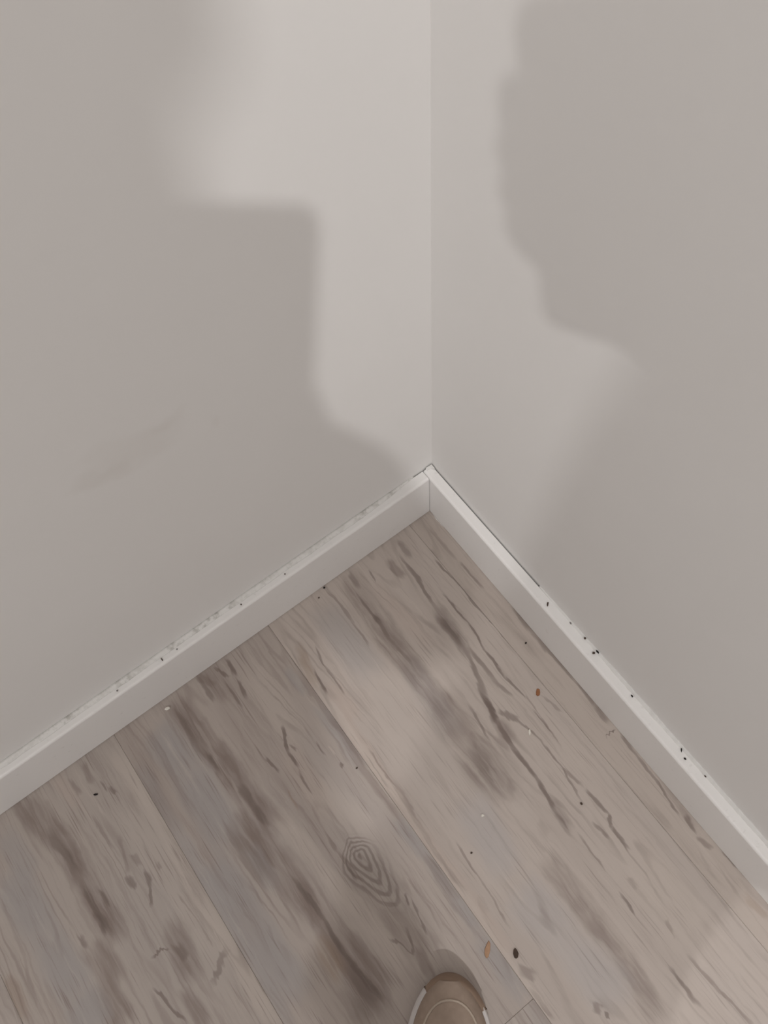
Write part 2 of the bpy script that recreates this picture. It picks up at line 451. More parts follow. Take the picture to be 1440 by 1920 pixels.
      (-0.3441, -0.2941, 0.0454, 0.0108, -1.426, 0.4, 'L'),
      (-0.3357, -0.3587, 0.0315, 0.0105, -1.462, 0.4, 'L'),
      (-0.3971, -0.2285, 0.0277, 0.0104, -1.568, 0.35, 'G'),
      (-0.3821, -0.3853, 0.0306, 0.0243, -1.496, 0.5, 'DS'),  # shade beside the shoe, painted into the wood colour
      (-0.357, -0.3628, 0.0316, 0.0075, -1.524, 0.5, 'B'),
      (-0.2972, -0.3385, 0.0069, 0.0019, -1.961, 0.6, 'D'),
      (-0.3167, -0.3715, 0.0105, 0.0018, -1.914, 0.55, 'D'),
      (-0.3253, -0.3692, 0.0137, 0.0014, -1.124, 0.5, 'D'),
      (-0.2964, -0.3593, 0.0197, 0.0013, -1.8, 0.5, 'D'),
      (-0.3151, -0.3913, 0.0173, 0.0056, -1.709, 0.45, 'B'),
      (-0.256, -0.299, 0.0297, 0.0112, -1.435, 0.6, 'G'),
      (-0.2524, -0.3432, 0.0228, 0.0111, -1.56, 0.6, 'G'),
      (-0.2524, -0.3827, 0.0237, 0.011, -1.584, 0.6, 'G'),
      (-0.2569, -0.3422, 0.0317, 0.0042, -1.523, 0.35, 'B'),
      (-0.255, -0.4381, 0.0356, 0.0152, -1.525, 0.6, 'G'),
      (-0.2988, -0.2276, 0.0412, 0.0161, -1.336, 0.3, 'L'),
      (-0.3165, -0.3582, 0.0309, 0.0127, -1.498, 0.3, 'B'),
      (-0.3251, -0.2507, 0.013, 0.0022, -1.696, 0.45, 'B'),
      (-0.3261, -0.2784, 0.0159, 0.0021, -1.697, 0.4, 'D'),
      (-0.4524, -0.1038, 0.0459, 0.0107, -1.569, 0.45, 'G'),
      (-0.4526, -0.1836, 0.0482, 0.0104, -1.579, 0.45, 'G'),
      (-0.4531, -0.2599, 0.0418, 0.0101, -1.574, 0.45, 'G'),
      (-0.4531, -0.3261, 0.0363, 0.0098, -1.569, 0.45, 'G'),
      (-0.4492, -0.0941, 0.0485, 0.0108, -1.58, 0.3, 'B'),
      (-0.2562, -0.1265, 0.0512, 0.0046, -1.597, 0.35, 'B'),
      (-0.2568, -0.2198, 0.059, 0.0045, -1.559, 0.35, 'B')],
  3: [(-0.5738, -0.0249, 0.0315, 0.0104, -1.5, 0.45, 'B'),
      (-0.5605, -0.0526, 0.04, 0.0153, -1.353, 0.66, 'B'),
      (-0.5521, -0.1088, 0.0273, 0.0153, -1.522, 0.66, 'B'),
      (-0.5502, -0.1621, 0.0356, 0.015, -1.545, 0.66, 'B'),
      (-0.5584, -0.088, 0.03, 0.0046, -1.504, 0.55, 'D'),
      (-0.5562, -0.1577, 0.0324, 0.0038, -1.579, 0.6, 'D'),
      (-0.5445, -0.1572, 0.0108, 0.0028, -1.665, 0.55, 'D'),
      (-0.5799, -0.1736, 0.0085, 0.0032, -1.624, 0.45, 'D'),
      (-0.5588, -0.1733, 0.013, 0.003, -1.59, 0.5, 'D'),
      (-0.5736, -0.2059, 0.0287, 0.0147, -1.406, 0.55, 'B'),
      (-0.5834, -0.2433, 0.0261, 0.0163, -1.421, 0.55, 'B'),
      (-0.6126, -0.1116, 0.0464, 0.0234, -1.492, 0.62, 'G'),
      (-0.6081, -0.1842, 0.0395, 0.0229, -1.529, 0.62, 'G'),
      (-0.6065, -0.2339, 0.0192, 0.0225, -1.556, 0.62, 'G'),
      (-0.5986, -0.0593, 0.0315, 0.0152, -1.451, 0.4, 'G'),
      (-0.6612, -0.1791, 0.0253, 0.0119, -1.545, 0.4, 'T'),
      (-0.5149, -0.1578, 0.008, 0.0038, -1.561, 0.5, 'D'),
      (-0.4993, -0.164, 0.0107, 0.0037, -1.831, 0.55, 'D'),
      (-0.5053, -0.1807, 0.0113, 0.0022, -1.93, 0.55, 'D'),
      (-0.4833, -0.1557, 0.0044, 0.0028, -1.506, 0.4, 'D'),
      (-0.5002, -0.1425, 0.0072, 0.0044, -1.543, 0.4, 'B'),
      (-0.5034, -0.2449, 0.0299, 0.0148, -1.768, 0.58, 'B'),
      (-0.504, -0.2434, 0.0093, 0.006, -1.615, 0.5, 'D'),
      (-0.48, -0.2769, 0.0198, 0.004, -2.473, 0.5, 'D'),
      (-0.5221, -0.233, 0.011, 0.0017, 2.743, 0.6, 'D'),
      (-0.5192, -0.2932, 0.02, 0.0086, -1.555, 0.6, 'B'),
      (-0.5383, -0.2778, 0.0239, 0.0018, -1.297, 0.6, 'D'),
      (-0.4782, -0.2154, 0.0217, 0.0013, -1.476, 0.5, 'B'),
      (-0.4767, -0.2453, 0.0138, 0.0013, -1.589, 0.5, 'B'),
      (-0.4987, -0.03, 0.0131, 0.0047, -1.654, 0.45, 'B'),
      (-0.5162, -0.0381, 0.0128, 0.0037, -1.471, 0.45, 'B'),
      (-0.4907, -0.0527, 0.0081, 0.0014, -1.617, 0.5, 'D'),
      (-0.4848, -0.062, 0.0062, 0.0016, -1.401, 0.5, 'D'),
      (-0.5158, -0.0954, 0.0231, 0.0023, -1.512, 0.4, 'B'),
      (-0.5083, -0.1299, 0.0211, 0.0027, -1.857, 0.35, 'B'),
      (-0.483, -0.1384, 0.0576, 0.0155, -1.477, 0.28, 'L'),
      (-0.4764, -0.2306, 0.0514, 0.015, -1.523, 0.28, 'L'),
      (-0.5274, -0.0291, 0.0314, 0.0079, -1.388, 0.3, 'P'),
      (-0.4625, -0.0825, 0.0509, 0.0119, -1.559, 0.45, 'L'),
      (-0.4622, -0.167, 0.0488, 0.0115, -1.575, 0.45, 'L'),
      (-0.4621, -0.2414, 0.039, 0.0111, -1.565, 0.45, 'L'),
      (-0.4623, -0.3135, 0.0461, 0.0108, -1.579, 0.45, 'L')],
}


M_WALL_L = wall_mat('wall_paint_left', stain=True)
M_WALL_R = wall_mat('wall_paint_right')
M_CEIL = simple('ceiling_paint', (0.80, 0.79, 0.77), 0.85, 0.2, var=0.02, scale=8)
M_SKIRT = skirting_mat('skirting_gloss_white')
M_CAULK_L = caulk_mat('caulk_dusty', 0.55)
M_CAULK_R = caulk_mat('caulk_clean', 0.10)
M_UNDER = simple('underlay_dark', (0.035, 0.028, 0.024), 0.9, 0.1)
BASE = (0.455, 0.400, 0.365)
CUTS = {0: [], 1: [-0.16, -0.30, -0.41], 2: [-0.20, -0.36], 3: [-0.20]}      # a board's top face is divided here, each piece carries the marks that touch it
PRINT = {0: ('plank_print_edge', (0.505, 0.440, 0.395), 1.0, 0.18), 1: ('plank_print_smooth', (0.520, 0.455, 0.412), 2.0, 0.14),
         2: ('plank_print_cathedral', (0.440, 0.382, 0.346), 3.0, 0.22), 3: ('plank_print_knotty', (0.440, 0.386, 0.350), 4.0, 0.22)}
KNOT = (-0.3095, -0.279, 0.024, 0.036, 0.48)
M_PLANK = {9: [wood_mat('plank_print_plain', BASE, (), 5.0, 0.8)]}
for k_ in PRINT:
    nm, bs, sd, mc = PRINT[k_]
    ends = [0.05] + CUTS[k_] + [-9.0]
    M_PLANK[k_] = []
    for y1_, y0_ in zip(ends, ends[1:]):
        fs_ = []
        for ft in FEAT[k_]:
            if k_ == 1 and ft[6] == 'G' and ft[1] < -0.24: ft = ft[:6] + ('H',)
            ext = abs(math.sin(ft[4])) * ft[2] * 1.3 + abs(math.cos(ft[4])) * ft[3] * 1.3 + 0.025
            if ft[1] + ext > y0_ and ft[1] - ext < y1_: fs_.append(ft)
        kn = KNOT if k_ == 2 and y0_ < -0.24 and y1_ > -0.37 else None
        M_PLANK[k_].append(wood_mat(nm, bs, fs_, sd, mc, kn, 0.62 if k_ < 2 else 1.0))

# ------------------------------------------------------------------ the room shell
SK_H, SK_T = 0.0866, 0.0138
ROOM = 2.75
ZC = 2.42

bm = bmesh.new(); box_bm(bm, -ROOM, 0.10, -ROOM, 0.10, -0.06, -0.0085)
floor = tag(from_bm('floor', bm, M_UNDER), 'wood-look laminate plank floor in greyish beige oak', 'floor', kind='structure')

bm = bmesh.new(); box_bm(bm, -ROOM, 0.10, 0.0, 0.10, -0.008, ZC)
wall_l = tag(from_bm('wall_left', bm, M_WALL_L), 'off-white painted wall left of the corner with a faint brown mark', 'wall', kind='structure')
bm = bmesh.new(); box_bm(bm, 0.0, 0.10, -ROOM, 0.0, -0.008, ZC)
wall_r = tag(from_bm('wall_right', bm, M_WALL_R), 'off-white painted wall right of the corner', 'wall', kind='structure')
bm = bmesh.new(); box_bm(bm, -ROOM, 0.10, -ROOM, 0.10, ZC, ZC + 0.06)
tag(from_bm('ceiling', bm, M_CEIL), 'plain white ceiling above the corner', 'ceiling', kind='structure')

# planks: each one a bevelled board of its own, joints staggered
def plank(x0, x1, y0, y1, mats, cuts=()):
    g, ch, th = 0.00006, 0.00042, 0.008
    x0 += g; x1 -= g; y0 += g; y1 -= g
    v = []
    for (dx, z) in ((0, -th), (0, -ch)):
        v += [(x0 + dx, y0 + dx, z), (x1 - dx, y0 + dx, z), (x1 - dx, y1 - dx, z), (x0 + dx, y1 - dx, z)]
    f = [(3, 2, 1, 0)] + [(i, (i + 1) % 4, 4 + (i + 1) % 4, 4 + i) for i in range(4)]
    mi = [0] * 5
    ys = [y1 - ch] + list(cuts) + [y0 + ch]
    rows = []
    for y in ys:
        rows.append(len(v)); v += [(x0 + ch, y, 0.0), (x1 - ch, y, 0.0)]
    for i in range(len(rows) - 1):
        a_, b_ = rows[i], rows[i + 1]
        f.append((a_, b_, b_ + 1, a_ + 1)); mi.append(i)
    f.append((7, rows[0], rows[0] + 1, 6)); mi.append(0)
    f.append((5, rows[-1] + 1, rows[-1], 4)); mi.append(len(rows) - 2)
    f.append(tuple([4] + rows[::-1] + [7])); mi.append(0)
    f.append(tuple([6] + [r_ + 1 for r_ in rows] + [5])); mi.append(0)
    o = from_py('plank', v, f)
    for m_ in mats: o.data.materials.append(m_)
    for p_, i_ in zip(o.data.polygons, mi): p_.material_index = i_
    under(o, floor)
    return o

SEAMS = [-0.0015, -0.0449, -0.2509, -0.4565]
while SEAMS[-1] > -ROOM + 0.21:
    SEAMS.append(SEAMS[-1] - 0.2058)
FIRST = {0: -0.93, 1: -0.87, 2: -0.479, 3: -0.76}
rr = rnd(4)
for k in range(len(SEAMS) - 1):
    y = -0.0015
    nxt = FIRST.get(k, -rr.uniform(0.35, 1.15))
    first = True
    while y > -ROOM + 0.02:
        e = max(nxt, -ROOM)
        if k in PRINT and first: plank(SEAMS[k + 1], SEAMS[k], e, y, M_PLANK[k], [c_ for c_ in CUTS[k] if c_ > e])
        else: plank(SEAMS[k + 1], SEAMS[k], e, y, M_PLANK[9])
        first = False
        y = e; nxt = y - 1.2

# skirting boards: square board with a rounded top front edge; the right one runs through to the left wall
def skirt_profile(sign_back, front):
    r = 0.0032
    p = [(sign_back, 0.0010), (sign_back, SK_H)]
    for i in range(6):
        a = math.pi / 2 * i / 5
        p.append((front + r - r * math.sin(a), SK_H - r + r * math.cos(a)))
    p.append((front, 0.0010))
    return p
v, f = prism(skirt_profile(-0.0018, -SK_T), 'y', -ROOM + 0.02, -0.0018)
skr = tag(from_py('baseboard_right', v, f, M_SKIRT), 'white painted skirting board along the right wall, dark gap behind its top', 'skirting', kind='structure')
v, f = prism(skirt_profile(-0.0016, -SK_T), 'x', -ROOM + 0.02, -SK_T - 0.0007)
skl = tag(from_py('baseboard_left', v, f, M_SKIRT), 'white painted skirting board along the left wall with a dusty top edge', 'skirting', kind='structure')

def bead(name, parent, mat, axis, a, b, seed, rfun, n):
    """ragged sealant bead in the corner of skirting top and wall"""
    R = rnd(seed); vs = []; fs = []; K = 5
    for i in range(n + 1):
        t_ = a + (b - a) * i / n
        rd = rfun(t_, R)
        rw, rh = max(0.0006, rd[0]), max(0.0005, rd[1])
        ring = [(0.0004, -0.0006)]
        for k in range(K):
            an = math.pi / 2 * k / (K - 1)
            # concave fillet from the skirting top up to the wall
            ring.append((-rw + rw * (1 - math.cos(an)) if k else -rw, rh * (1 - math.sin(math.pi / 2 - an))))
        for (u, z) in ring:
            vs.append((t_, u, SK_H + z) if axis == 'x' else (u, t_, SK_H + z))
    M_ = K + 1
    for i in range(n):
        for k in range(M_):
            j = (k + 1) % M_
            fs.append((i * M_ + k, i * M_ + j, (i + 1) * M_ + j, (i + 1) * M_ + k))
    fs.append(tuple(range(M_))); fs.append(tuple(n * M_ + k for k in range(M_)))
    o = from_py(name, vs, fs, mat, smooth=True)
    o.parent = parent
    return o

def r_left(t_, R):
    s = 0.5 + 0.5 * mnoise.noise(Vector((t_ * 55, 3.3, 0))) + 0.25 * mnoise.noise(Vector((t_ * 190, 1.3, 0)))
    g = min(1.0, max(0.05, (-t_ - 0.024) / 0.06)) ** 0.6
    return ((0.0052 + 0.0016 * s) * g, (0.0016 + 0.0008 * s) * g)
def r_right(t_, R):
    g = min(1.0, max(0.0, (-t_ - 0.185) / 0.14))
    s = 0.5 + 0.5 * mnoise.noise(Vector((t_ * 75, 8.1, 0))) + 0.35 * mnoise.noise(Vector((t_ * 240, 2.3, 0)))
    return (0.0016 + g * 0.0012 * (0.5 + s), 0.0006 + g * (0.0022 + 0.0034 * s))
bead('caulk_bead', skl, M_CAULK_L, 'x', -0.026, -0.80, 1, r_left, 420)
bead('caulk_bead', skr, M_CAULK_R, 'y', -0.185, -0.80, 2, r_right, 420)

# cracked filler in the corner, above the joint of the two boards
R = rnd(8)
vs = []; N = 14
outline = [(-0.0014, -0.0014), (-0.0095, -0.0013), (-0.0115, -0.0026), (-0.0098, -0.0044), (-0.0066, -0.0042), (-0.0050, -0.0056), (-0.0034, -0.0090), (-0.0014, -0.0080)]
top = [(x * 0.90 - 0.0003, y * 0.90 - 0.0003) for x, y in outline]
vs = [(x, y, SK_H - 0.0004) for x, y in outline] + [(x, y, SK_H + 0.0024 + R.uniform(-0.0005, 0.0006)) for x, y in top]
n = len(outline)
fs = [tuple(range(n))[::-1], tuple(range(n, 2 * n))] + [(i, (i + 1) % n, n + (i + 1) % n, n + i) for i in range(n)]
o = from_py('corner_filler', vs, fs, M_CAULK_R); o.parent = skr
# smear of white filler at the foot of the right board, next to the corner
vs = [(-SK_T - 0.0002, -0.0200, 0.0002), (-SK_T - 0.0002, -0.0420, 0.0002), (-SK_T - 0.0009, -0.0370, 0.0003), (-SK_T - 0.0006, -0.0330, 0.0003), (-SK_T - 0.0012, -0.0280, 0.0003), (-SK_T - 0.0005, -0.0230, 0.0003)]
tp = [(x, y, 0.0009) for x, y, z in vs]
n = len(vs)
o = from_py('filler_smear', vs + tp, [tuple(range(n))[::-1], tuple(range(n, 2 * n))] + [(i, (i + 1) % n, n + (i + 1) % n, n + i) for i in range(n)], M_CAULK_R); o.parent = skr

# ------------------------------------------------------------------ ceiling spotlights
M_CHROME = simple('brushed_steel', (0.62, 0.61, 0.60), 0.32, 0.5, 1.0, var=0.05)
t = NT('lamp_lens'); t.b.inputs['Emission Color'].default_value = (*LAMP_COL, 1); t.b.inputs['Emission Strength'].default_value = 6.0
M_LENS = t.set((0.8, 0.78, 0.75), 0.4, 0.5)

def lathe(prof, seg=32):
    vs, fs = [], []
    for (r_, z) in prof:
        for s in range(seg):
            a = 2 * math.pi * s / seg
            vs.append((r_ * math.cos(a), r_ * math.sin(a), z))
    for i in range(len(prof) - 1):
        for s in range(seg):
            j = (s + 1) % seg
            fs.append((i * seg + s, i * seg + j, (i + 1) * seg + j, (i + 1) * seg + s))
    fs.append(tuple(range(seg))); fs.append(tuple((len(prof) - 1) * seg + s for s in range(seg)))
    return vs, fs

def spotlight(pos, watts, label):
    root = tag(empty('ceiling_spotlight', (pos.x, pos.y, ZC)), label, 'lamp', 'ceiling spotlights')
    v_, f_ = lathe([(0.034, 0.0), (0.045, -0.001), (0.047, -0.004), (0.044, -0.007), (0.034, -0.006), (0.031, -0.002)])
    o = from_py('trim_ring', v_, f_, M_CHROME, smooth=True); o.parent = root
    v_, f_ = lathe([(0.0305, -0.0005), (0.0305, -0.004), (0.022, -0.0055), (0.008, -0.0062)])
    o = from_py('lens', v_, f_, M_LENS, smooth=True); o.parent = root
    ld = bpy.data.lights.new('spot_light', 'AREA')
    ld.shape = 'DISK'; ld.size = 0.055; ld.energy = watts; ld.color = LAMP_COL
    lo = bpy.data.objects.new('spot_light', ld); C.objects.link(lo)
    lo.parent = root; lo.location = (0, 0, pos.z - ZC)
    aim = Vector((-0.25, -0.2, 0.2)) - pos
    lo.rotation_euler = aim.to_track_quat('-Z', 'Y').to_euler()
    return root
spotlight(*LAMP_A, 'round recessed ceiling spotlight nearer the right wall')
spotlight(*LAMP_B, 'round recessed ceiling spotlight farther from the right wall')

# ------------------------------------------------------------------ shoes
M_SUEDE = simple('tan_suede', (0.335, 0.262, 0.212), 0.9, 0.12, var=0.16, scale=160, bump=0.15)
M_RAND = simple('brown_toe_rand', (0.265, 0.190, 0.142), 0.8, 0.2, var=0.2, scale=90)
M_SOLE = simple('pale_rubber', (0.62, 0.585, 0.57), 0.6, 0.35, var=0.05)
M_STITCH = simple('pale_stitching', (0.44, 0.365, 0.30), 0.8, 0.2)
M_LACE = simple('cream_lace', (0.60, 0.55, 0.48), 0.85, 0.2)
M_LINING = simple('dark_lining', (0.12, 0.10, 0.09), 0.95, 0.1)

SHOE_L = 0.265
def half_width(s, wl):            # s: distance from the toe tip, outline half width of the sole
    t_ = s / SHOE_L
    if t_ < 0.36:
        return wl * math.sqrt(max(0.0, 1 - (1 - t_ / 0.36) ** 2.35)) ** 1.0
    if t_ < 0.62:
        u = (t_ - 0.36) / 0.26
        return wl * (1 - 0.24 * (3 * u * u - 2 * u ** 3))
    if t_ < 0.86:
        return wl * (0.76 - 0.02 * (t_ - 0.62) / 0.24)
    u = (t_ - 0.86) / 0.14
    return wl * 0.74 * math.sqrt(max(0.0, 1 - u ** 2.4))

def shoe_outline(w, n=26):
    ss = [SHOE_L * (0.5 - 0.5 * math.cos(math.pi * i / n)) for i in range(n + 1)]
    left = [(-half_width(s, w), s) for s in ss]
    right = [(half_width(s, w), s) for s in ss[1:-1]]
    return left + right[::-1]

def build_shoe(mirror):
    """local frame: toe tip at the origin, heel towards -Y, up +Z"""
    w = 0.0445
    ol = shoe_outline(w)
    root = empty('shoe')
    n = len(ol)
    lay = [(0.985, 0.0002), (1.0, 0.003), (1.0, 0.021), (0.985, 0.024)]
    vs = []; cy = SHOE_L * 0.5
    for (k, z) in lay:
        for (x, s) in ol:
            spring = 0.008 * max(0.0, 1 - s / 0.055) ** 2
            vs.append((x * k, -(cy + (s - cy) * k), z + spring))
    fs = [tuple(range(n))[::-1], tuple(range(3 * n, 4 * n))]
    for l_ in range(3):
        for i in range(n):
            j = (i + 1) % n
            fs.append((l_ * n + i, l_ * n + j, (l_ + 1) * n + j, (l_ + 1) * n + i))
    o = from_py('sole', vs, fs, M_SOLE, smooth=False); o.parent = root
    # upper: rings of cross sections from the toe to the heel
    NS, NA = 34, 17
    def top(s):
        t_ = s / SHOE_L
        if t_ < 0.30: return 0.030 + 0.030 * math.sin(min(1.0, t_ / 0.24) * math.pi / 2) ** 0.8
        if t_ < 0.60: return 0.060 + 0.040 * ((t_ - 0.30) / 0.30) ** 1.1
        return 0.100 - 0.030 * math.sin((t_ - 0.60) / 0.40 * math.pi * 0.55)
    vs = []; faces = []
    for i in range(NS + 1):
        s = 0.0045 + (SHOE_L - 0.009) * (0.5 - 0.5 * math.cos(math.pi * i / NS))
        hw = max(0.002, half_width(s, w) - 0.0042)
        H = top(s) - 0.022
        spring = 0.008 * max(0.0, 1 - s / 0.055) ** 2
        for a in range(NA):
            th = math.pi * a / (NA - 1)
            c, sn = math.cos(th), math.sin(th)
            x = -hw * (abs(c) ** 0.80) * (1 if c > 0 else -1)
            z = 0.0235 + spring + H * (sn ** 0.85)
            vs.append((x, -s, z))
    opening = []
    for i in range(NS):
        for a in range(NA - 1):
            s = SHOE_L * (0.5 - 0.5 * math.cos(math.pi * (i + 0.5) / NS)) / SHOE_L
            if 0.60 < s < 0.93 and 5 <= a <= NA - 7:
                continue
            faces.append((i * NA + a, i * NA + a + 1, (i + 1) * NA + a + 1, (i + 1) * NA + a))
    up = from_py('upper', vs, faces, M_SUEDE, smooth=True); up.parent = root
    md = up.modifiers.new('thickness', 'SOLIDIFY'); md.thickness = 0.0022; md.offset = -1
    # darker rand wrapped round the toe
    vs = []; faces = []
    R_ = 36
    def s_at(x_):
        lo_, hi_ = 0.0, 0.09
        for _ in range(30):
            md_ = (lo_ + hi_) / 2
            if half_width(md_, w) < x_: lo_ = md_
            else: hi_ = md_
        return hi_
    for i in range(R_ + 1):
        u_ = i / R_
        x = -0.0235 + 0.0570 * u_
        s = s_at(abs(x))
        taper = math.sin(math.pi * min(1.0, max(0.0, u_))) ** 0.6
        spring = 0.008 * max(0.0, 1 - s / 0.055) ** 2
        hgt = 0.0105 * taper + 0.0006
        ln = math.hypot(x, s - 0.05) or 1.0
        for (q_, z) in ((-0.0006, 0.0238 - 0.016 * taper), (-0.0006, 0.0215), (0.0022, 0.0238 + hgt * 0.6), (0.0050, 0.0240 + hgt)):
            vs.append((x - x / ln * q_, -(s - (s - 0.05) / ln * q_), z + spring))
    for i in range(R_):
        for k in range(3):
            faces.append((i * 4 + k, i * 4 + k + 1, i * 4 + k + 5, i * 4 + k + 4))
    rn = from_py('toe_rand', vs, faces, M_RAND, smooth=True); rn.parent = root
    md = rn.modifiers.new('thickness', 'SOLIDIFY'); md.thickness = 0.0008; md.offset = 1
    # raised seam arching over the toe cap
    def on_upper(x, s):
        hw = max(0.002, half_width(s, w) - 0.0042); c = min(0.999, abs(x) / hw) ** (1 / 0.80)
        sn = math.sqrt(max(0.0, 1 - c * c))
        return 0.0235 + 0.008 * max(0.0, 1 - s / 0.055) ** 2 + (top(s) - 0.022) * sn ** 0.85
    pts = []
    for i in range(25):
        ph = -1 + 2 * i / 24
        x = 0.0305 * math.sin(ph * 1.45) / math.sin(1.45)
        s = 0.019 + 0.058 * abs(ph) ** 2.2
        pts.append(Vector((x, -s, on_upper(x, s) + 0.0004)))
    st = tube('toe_seam', pts, 0.0011, M_STITCH, 6); st.parent = root
    # laces
    for k in range(5):
        s = 0.098 + k * 0.013
        pts = [Vector((x * 0.0205, -(s + 0.002 * abs(x)), on_upper(x * 0.0205, s) + 0.0016)) for x in (-1, -0.5, 0, 0.5, 1)]
        o = tube('lace', pts, 0.0021, M_LACE, 6); o.parent = root
    return root

def tube(name, pts, r_, mat, seg=8):
    vs, fs = [], []
    n = len(pts)
    for i, p in enumerate(pts):
        d = (pts[min(n - 1, i + 1)] - pts[max(0, i - 1)]).normalized()
        a = d.cross(Vector((0.13, 0.21, 0.97))).normalized(); b = d.cross(a)
        for s in range(seg):
            an = 2 * math.pi * s / seg
            vs.append(p + (a * math.cos(an) + b * math.sin(an)) * r_)
    for i in range(n - 1):
        for s in range(seg):
            j = (s + 1) % seg
            fs.append((i * seg + s, i * seg + j, (i + 1) * seg + j, (i + 1) * seg + s))
    fs.append(tuple(range(seg))); fs.append(tuple((n - 1) * seg + s for s in range(seg)))
    return from_py(name, vs, fs, mat, smooth=True)

HEAD_YAW = math.atan2(0.79, 0.615) - math.pi / 2
shoe1 = tag(build_shoe(False), 'tan suede shoe with pale rubber sole, its toe at the bottom edge of the picture', 'shoe', 'pair of worn shoes')
shoe1.location = (-0.3015, -0.4135, 0.0)
shoe1.rotation_euler = (0, 0, HEAD_YAW)
def dup(root, label):
    r_ = root.copy(); C.objects.link(r_); r_['label'] = label
    for ch in list(root.children):
        c = ch.copy(); C.objects.link(c); c.parent = r_
    return r_
shoe2 = dup(shoe1, 'second tan suede shoe, set back behind the other one out of the picture')
shoe2.location = (-0.632, -0.520, 0.0)
shoe2.rotation_euler = (0, 0, HEAD_YAW + 0.35)

# ------------------------------------------------------------------ the phone that takes the picture
M_PHONE = simple('dark_phone_glass', (0.03, 0.032, 0.036), 0.2, 0.5, var=0.05)
M_LENSGLASS = simple('lens_glass', (0.01, 0.01, 0.012), 0.05, 0.6, var=0.0)
phone = tag(empty('phone', CAM_POS - CAM_F * 0.006), 'dark smartphone held flat above the floor, screen up', 'phone')
def ph_point(x, y, z):      # x right, y up along the phone, z along the view
    return CAM_R * x + CAM_U * y + CAM_F * z
def rounded_slab(x0, x1, y0, y1, z0, z1, r_, seg=6):
    pts = []
    for (cx_, cy_, a0) in ((x1 - r_, y1 - r_, 0), (x0 + r_, y1 - r_, 1), (x0 + r_, y0 + r_, 2), (x1 - r_, y0 + r_, 3)):
        for i in range(seg + 1):
            a = math.pi / 2 * (a0 + i / seg)
            pts.append((cx_ + r_ * math.cos(a), cy_ + r_ * math.sin(a)))
    n_ = len(pts)
    vs_ = [ph_point(x, y, z) for z in (z0, z1) for (x, y) in pts]
    fs_ = [tuple(range(n_)), tuple(range(2 * n_ - 1, n_ - 1, -1))] + [(i, (i + 1) % n_, n_ + (i + 1) % n_, n_ + i) for i in range(n_)]
    return vs_, fs_
v, f = rounded_slab(-0.059, 0.018, -0.145, 0.015, -0.008, 0.0, 0.009)
o = from_py('phone_body', v, f, M_PHONE); o.parent = phone
v, f = rounded_slab(-0.0565, 0.0155, -0.140, 0.010, -0.0085, -0.008, 0.006)
o = from_py('screen', v, f, M_LENSGLASS); o.parent = phone
v, f = rounded_slab(-0.0055, 0.0055, -0.0055, 0.0055, 0.0, 0.0008, 0.005)
o = from_py('lens_ring', v, f, M_CHROME); o.parent = phone

# ------------------------------------------------------------------ the person holding it
M_SKIN = simple('skin', (0.52, 0.36, 0.28), 0.6, 0.35, var=0.06, scale=30)
M_SHIRT = simple('grey_sweater', (0.30, 0.29, 0.29), 0.95, 0.1, var=0.12, scale=220)
M_TROUSER = simple('dark_trousers', (0.10, 0.105, 0.12), 0.95, 0.1, var=0.12, scale=220)
M_HAIR = simple('brown_hair', (0.08, 0.055, 0.04), 0.7, 0.3, var=0.3, scale=120)

def skinned(name, chains, root_name, nodes, subdiv=2):
    """nodes: {key: (pos, radius)}; chains: list of key lists; grown with a Skin modifier, then baked"""
    keys = list(nodes)
    idx = {k: i for i, k in enumerate(keys)}
    edges = set()
    for ch in chains:
        for a, b in zip(ch, ch[1:]):
            edges.add((idx[a], idx[b]))
    me = bpy.data.meshes.new(name)
    me.from_pydata([tuple(nodes[k][0]) for k in keys], list(edges), [])
    ob = bpy.data.objects.new(name, me); C.objects.link(ob)
    sk = ob.modifiers.new('skin', 'SKIN'); sk.use_smooth_shade = True
    lay = me.skin_vertices[0].data
    for k in keys:
        r_ = nodes[k][1]
        lay[idx[k]].radius = (r_, r_) if isinstance(r_, float) else r_
        lay[idx[k]].use_root = (k == root_name)
    sb = ob.modifiers.new('sub', 'SUBSURF'); sb.levels = subdiv; sb.render_levels = subdiv
    dg = bpy.context.evaluated_depsgraph_get()
    baked = bpy.data.meshes.new_from_object(ob.evaluated_get(dg))
    bpy.data.objects.remove(ob, do_unlink=True)
    baked.name = name
    return baked

def PH(x, y, z):
    return phone.location + ph_point(x, y, z)

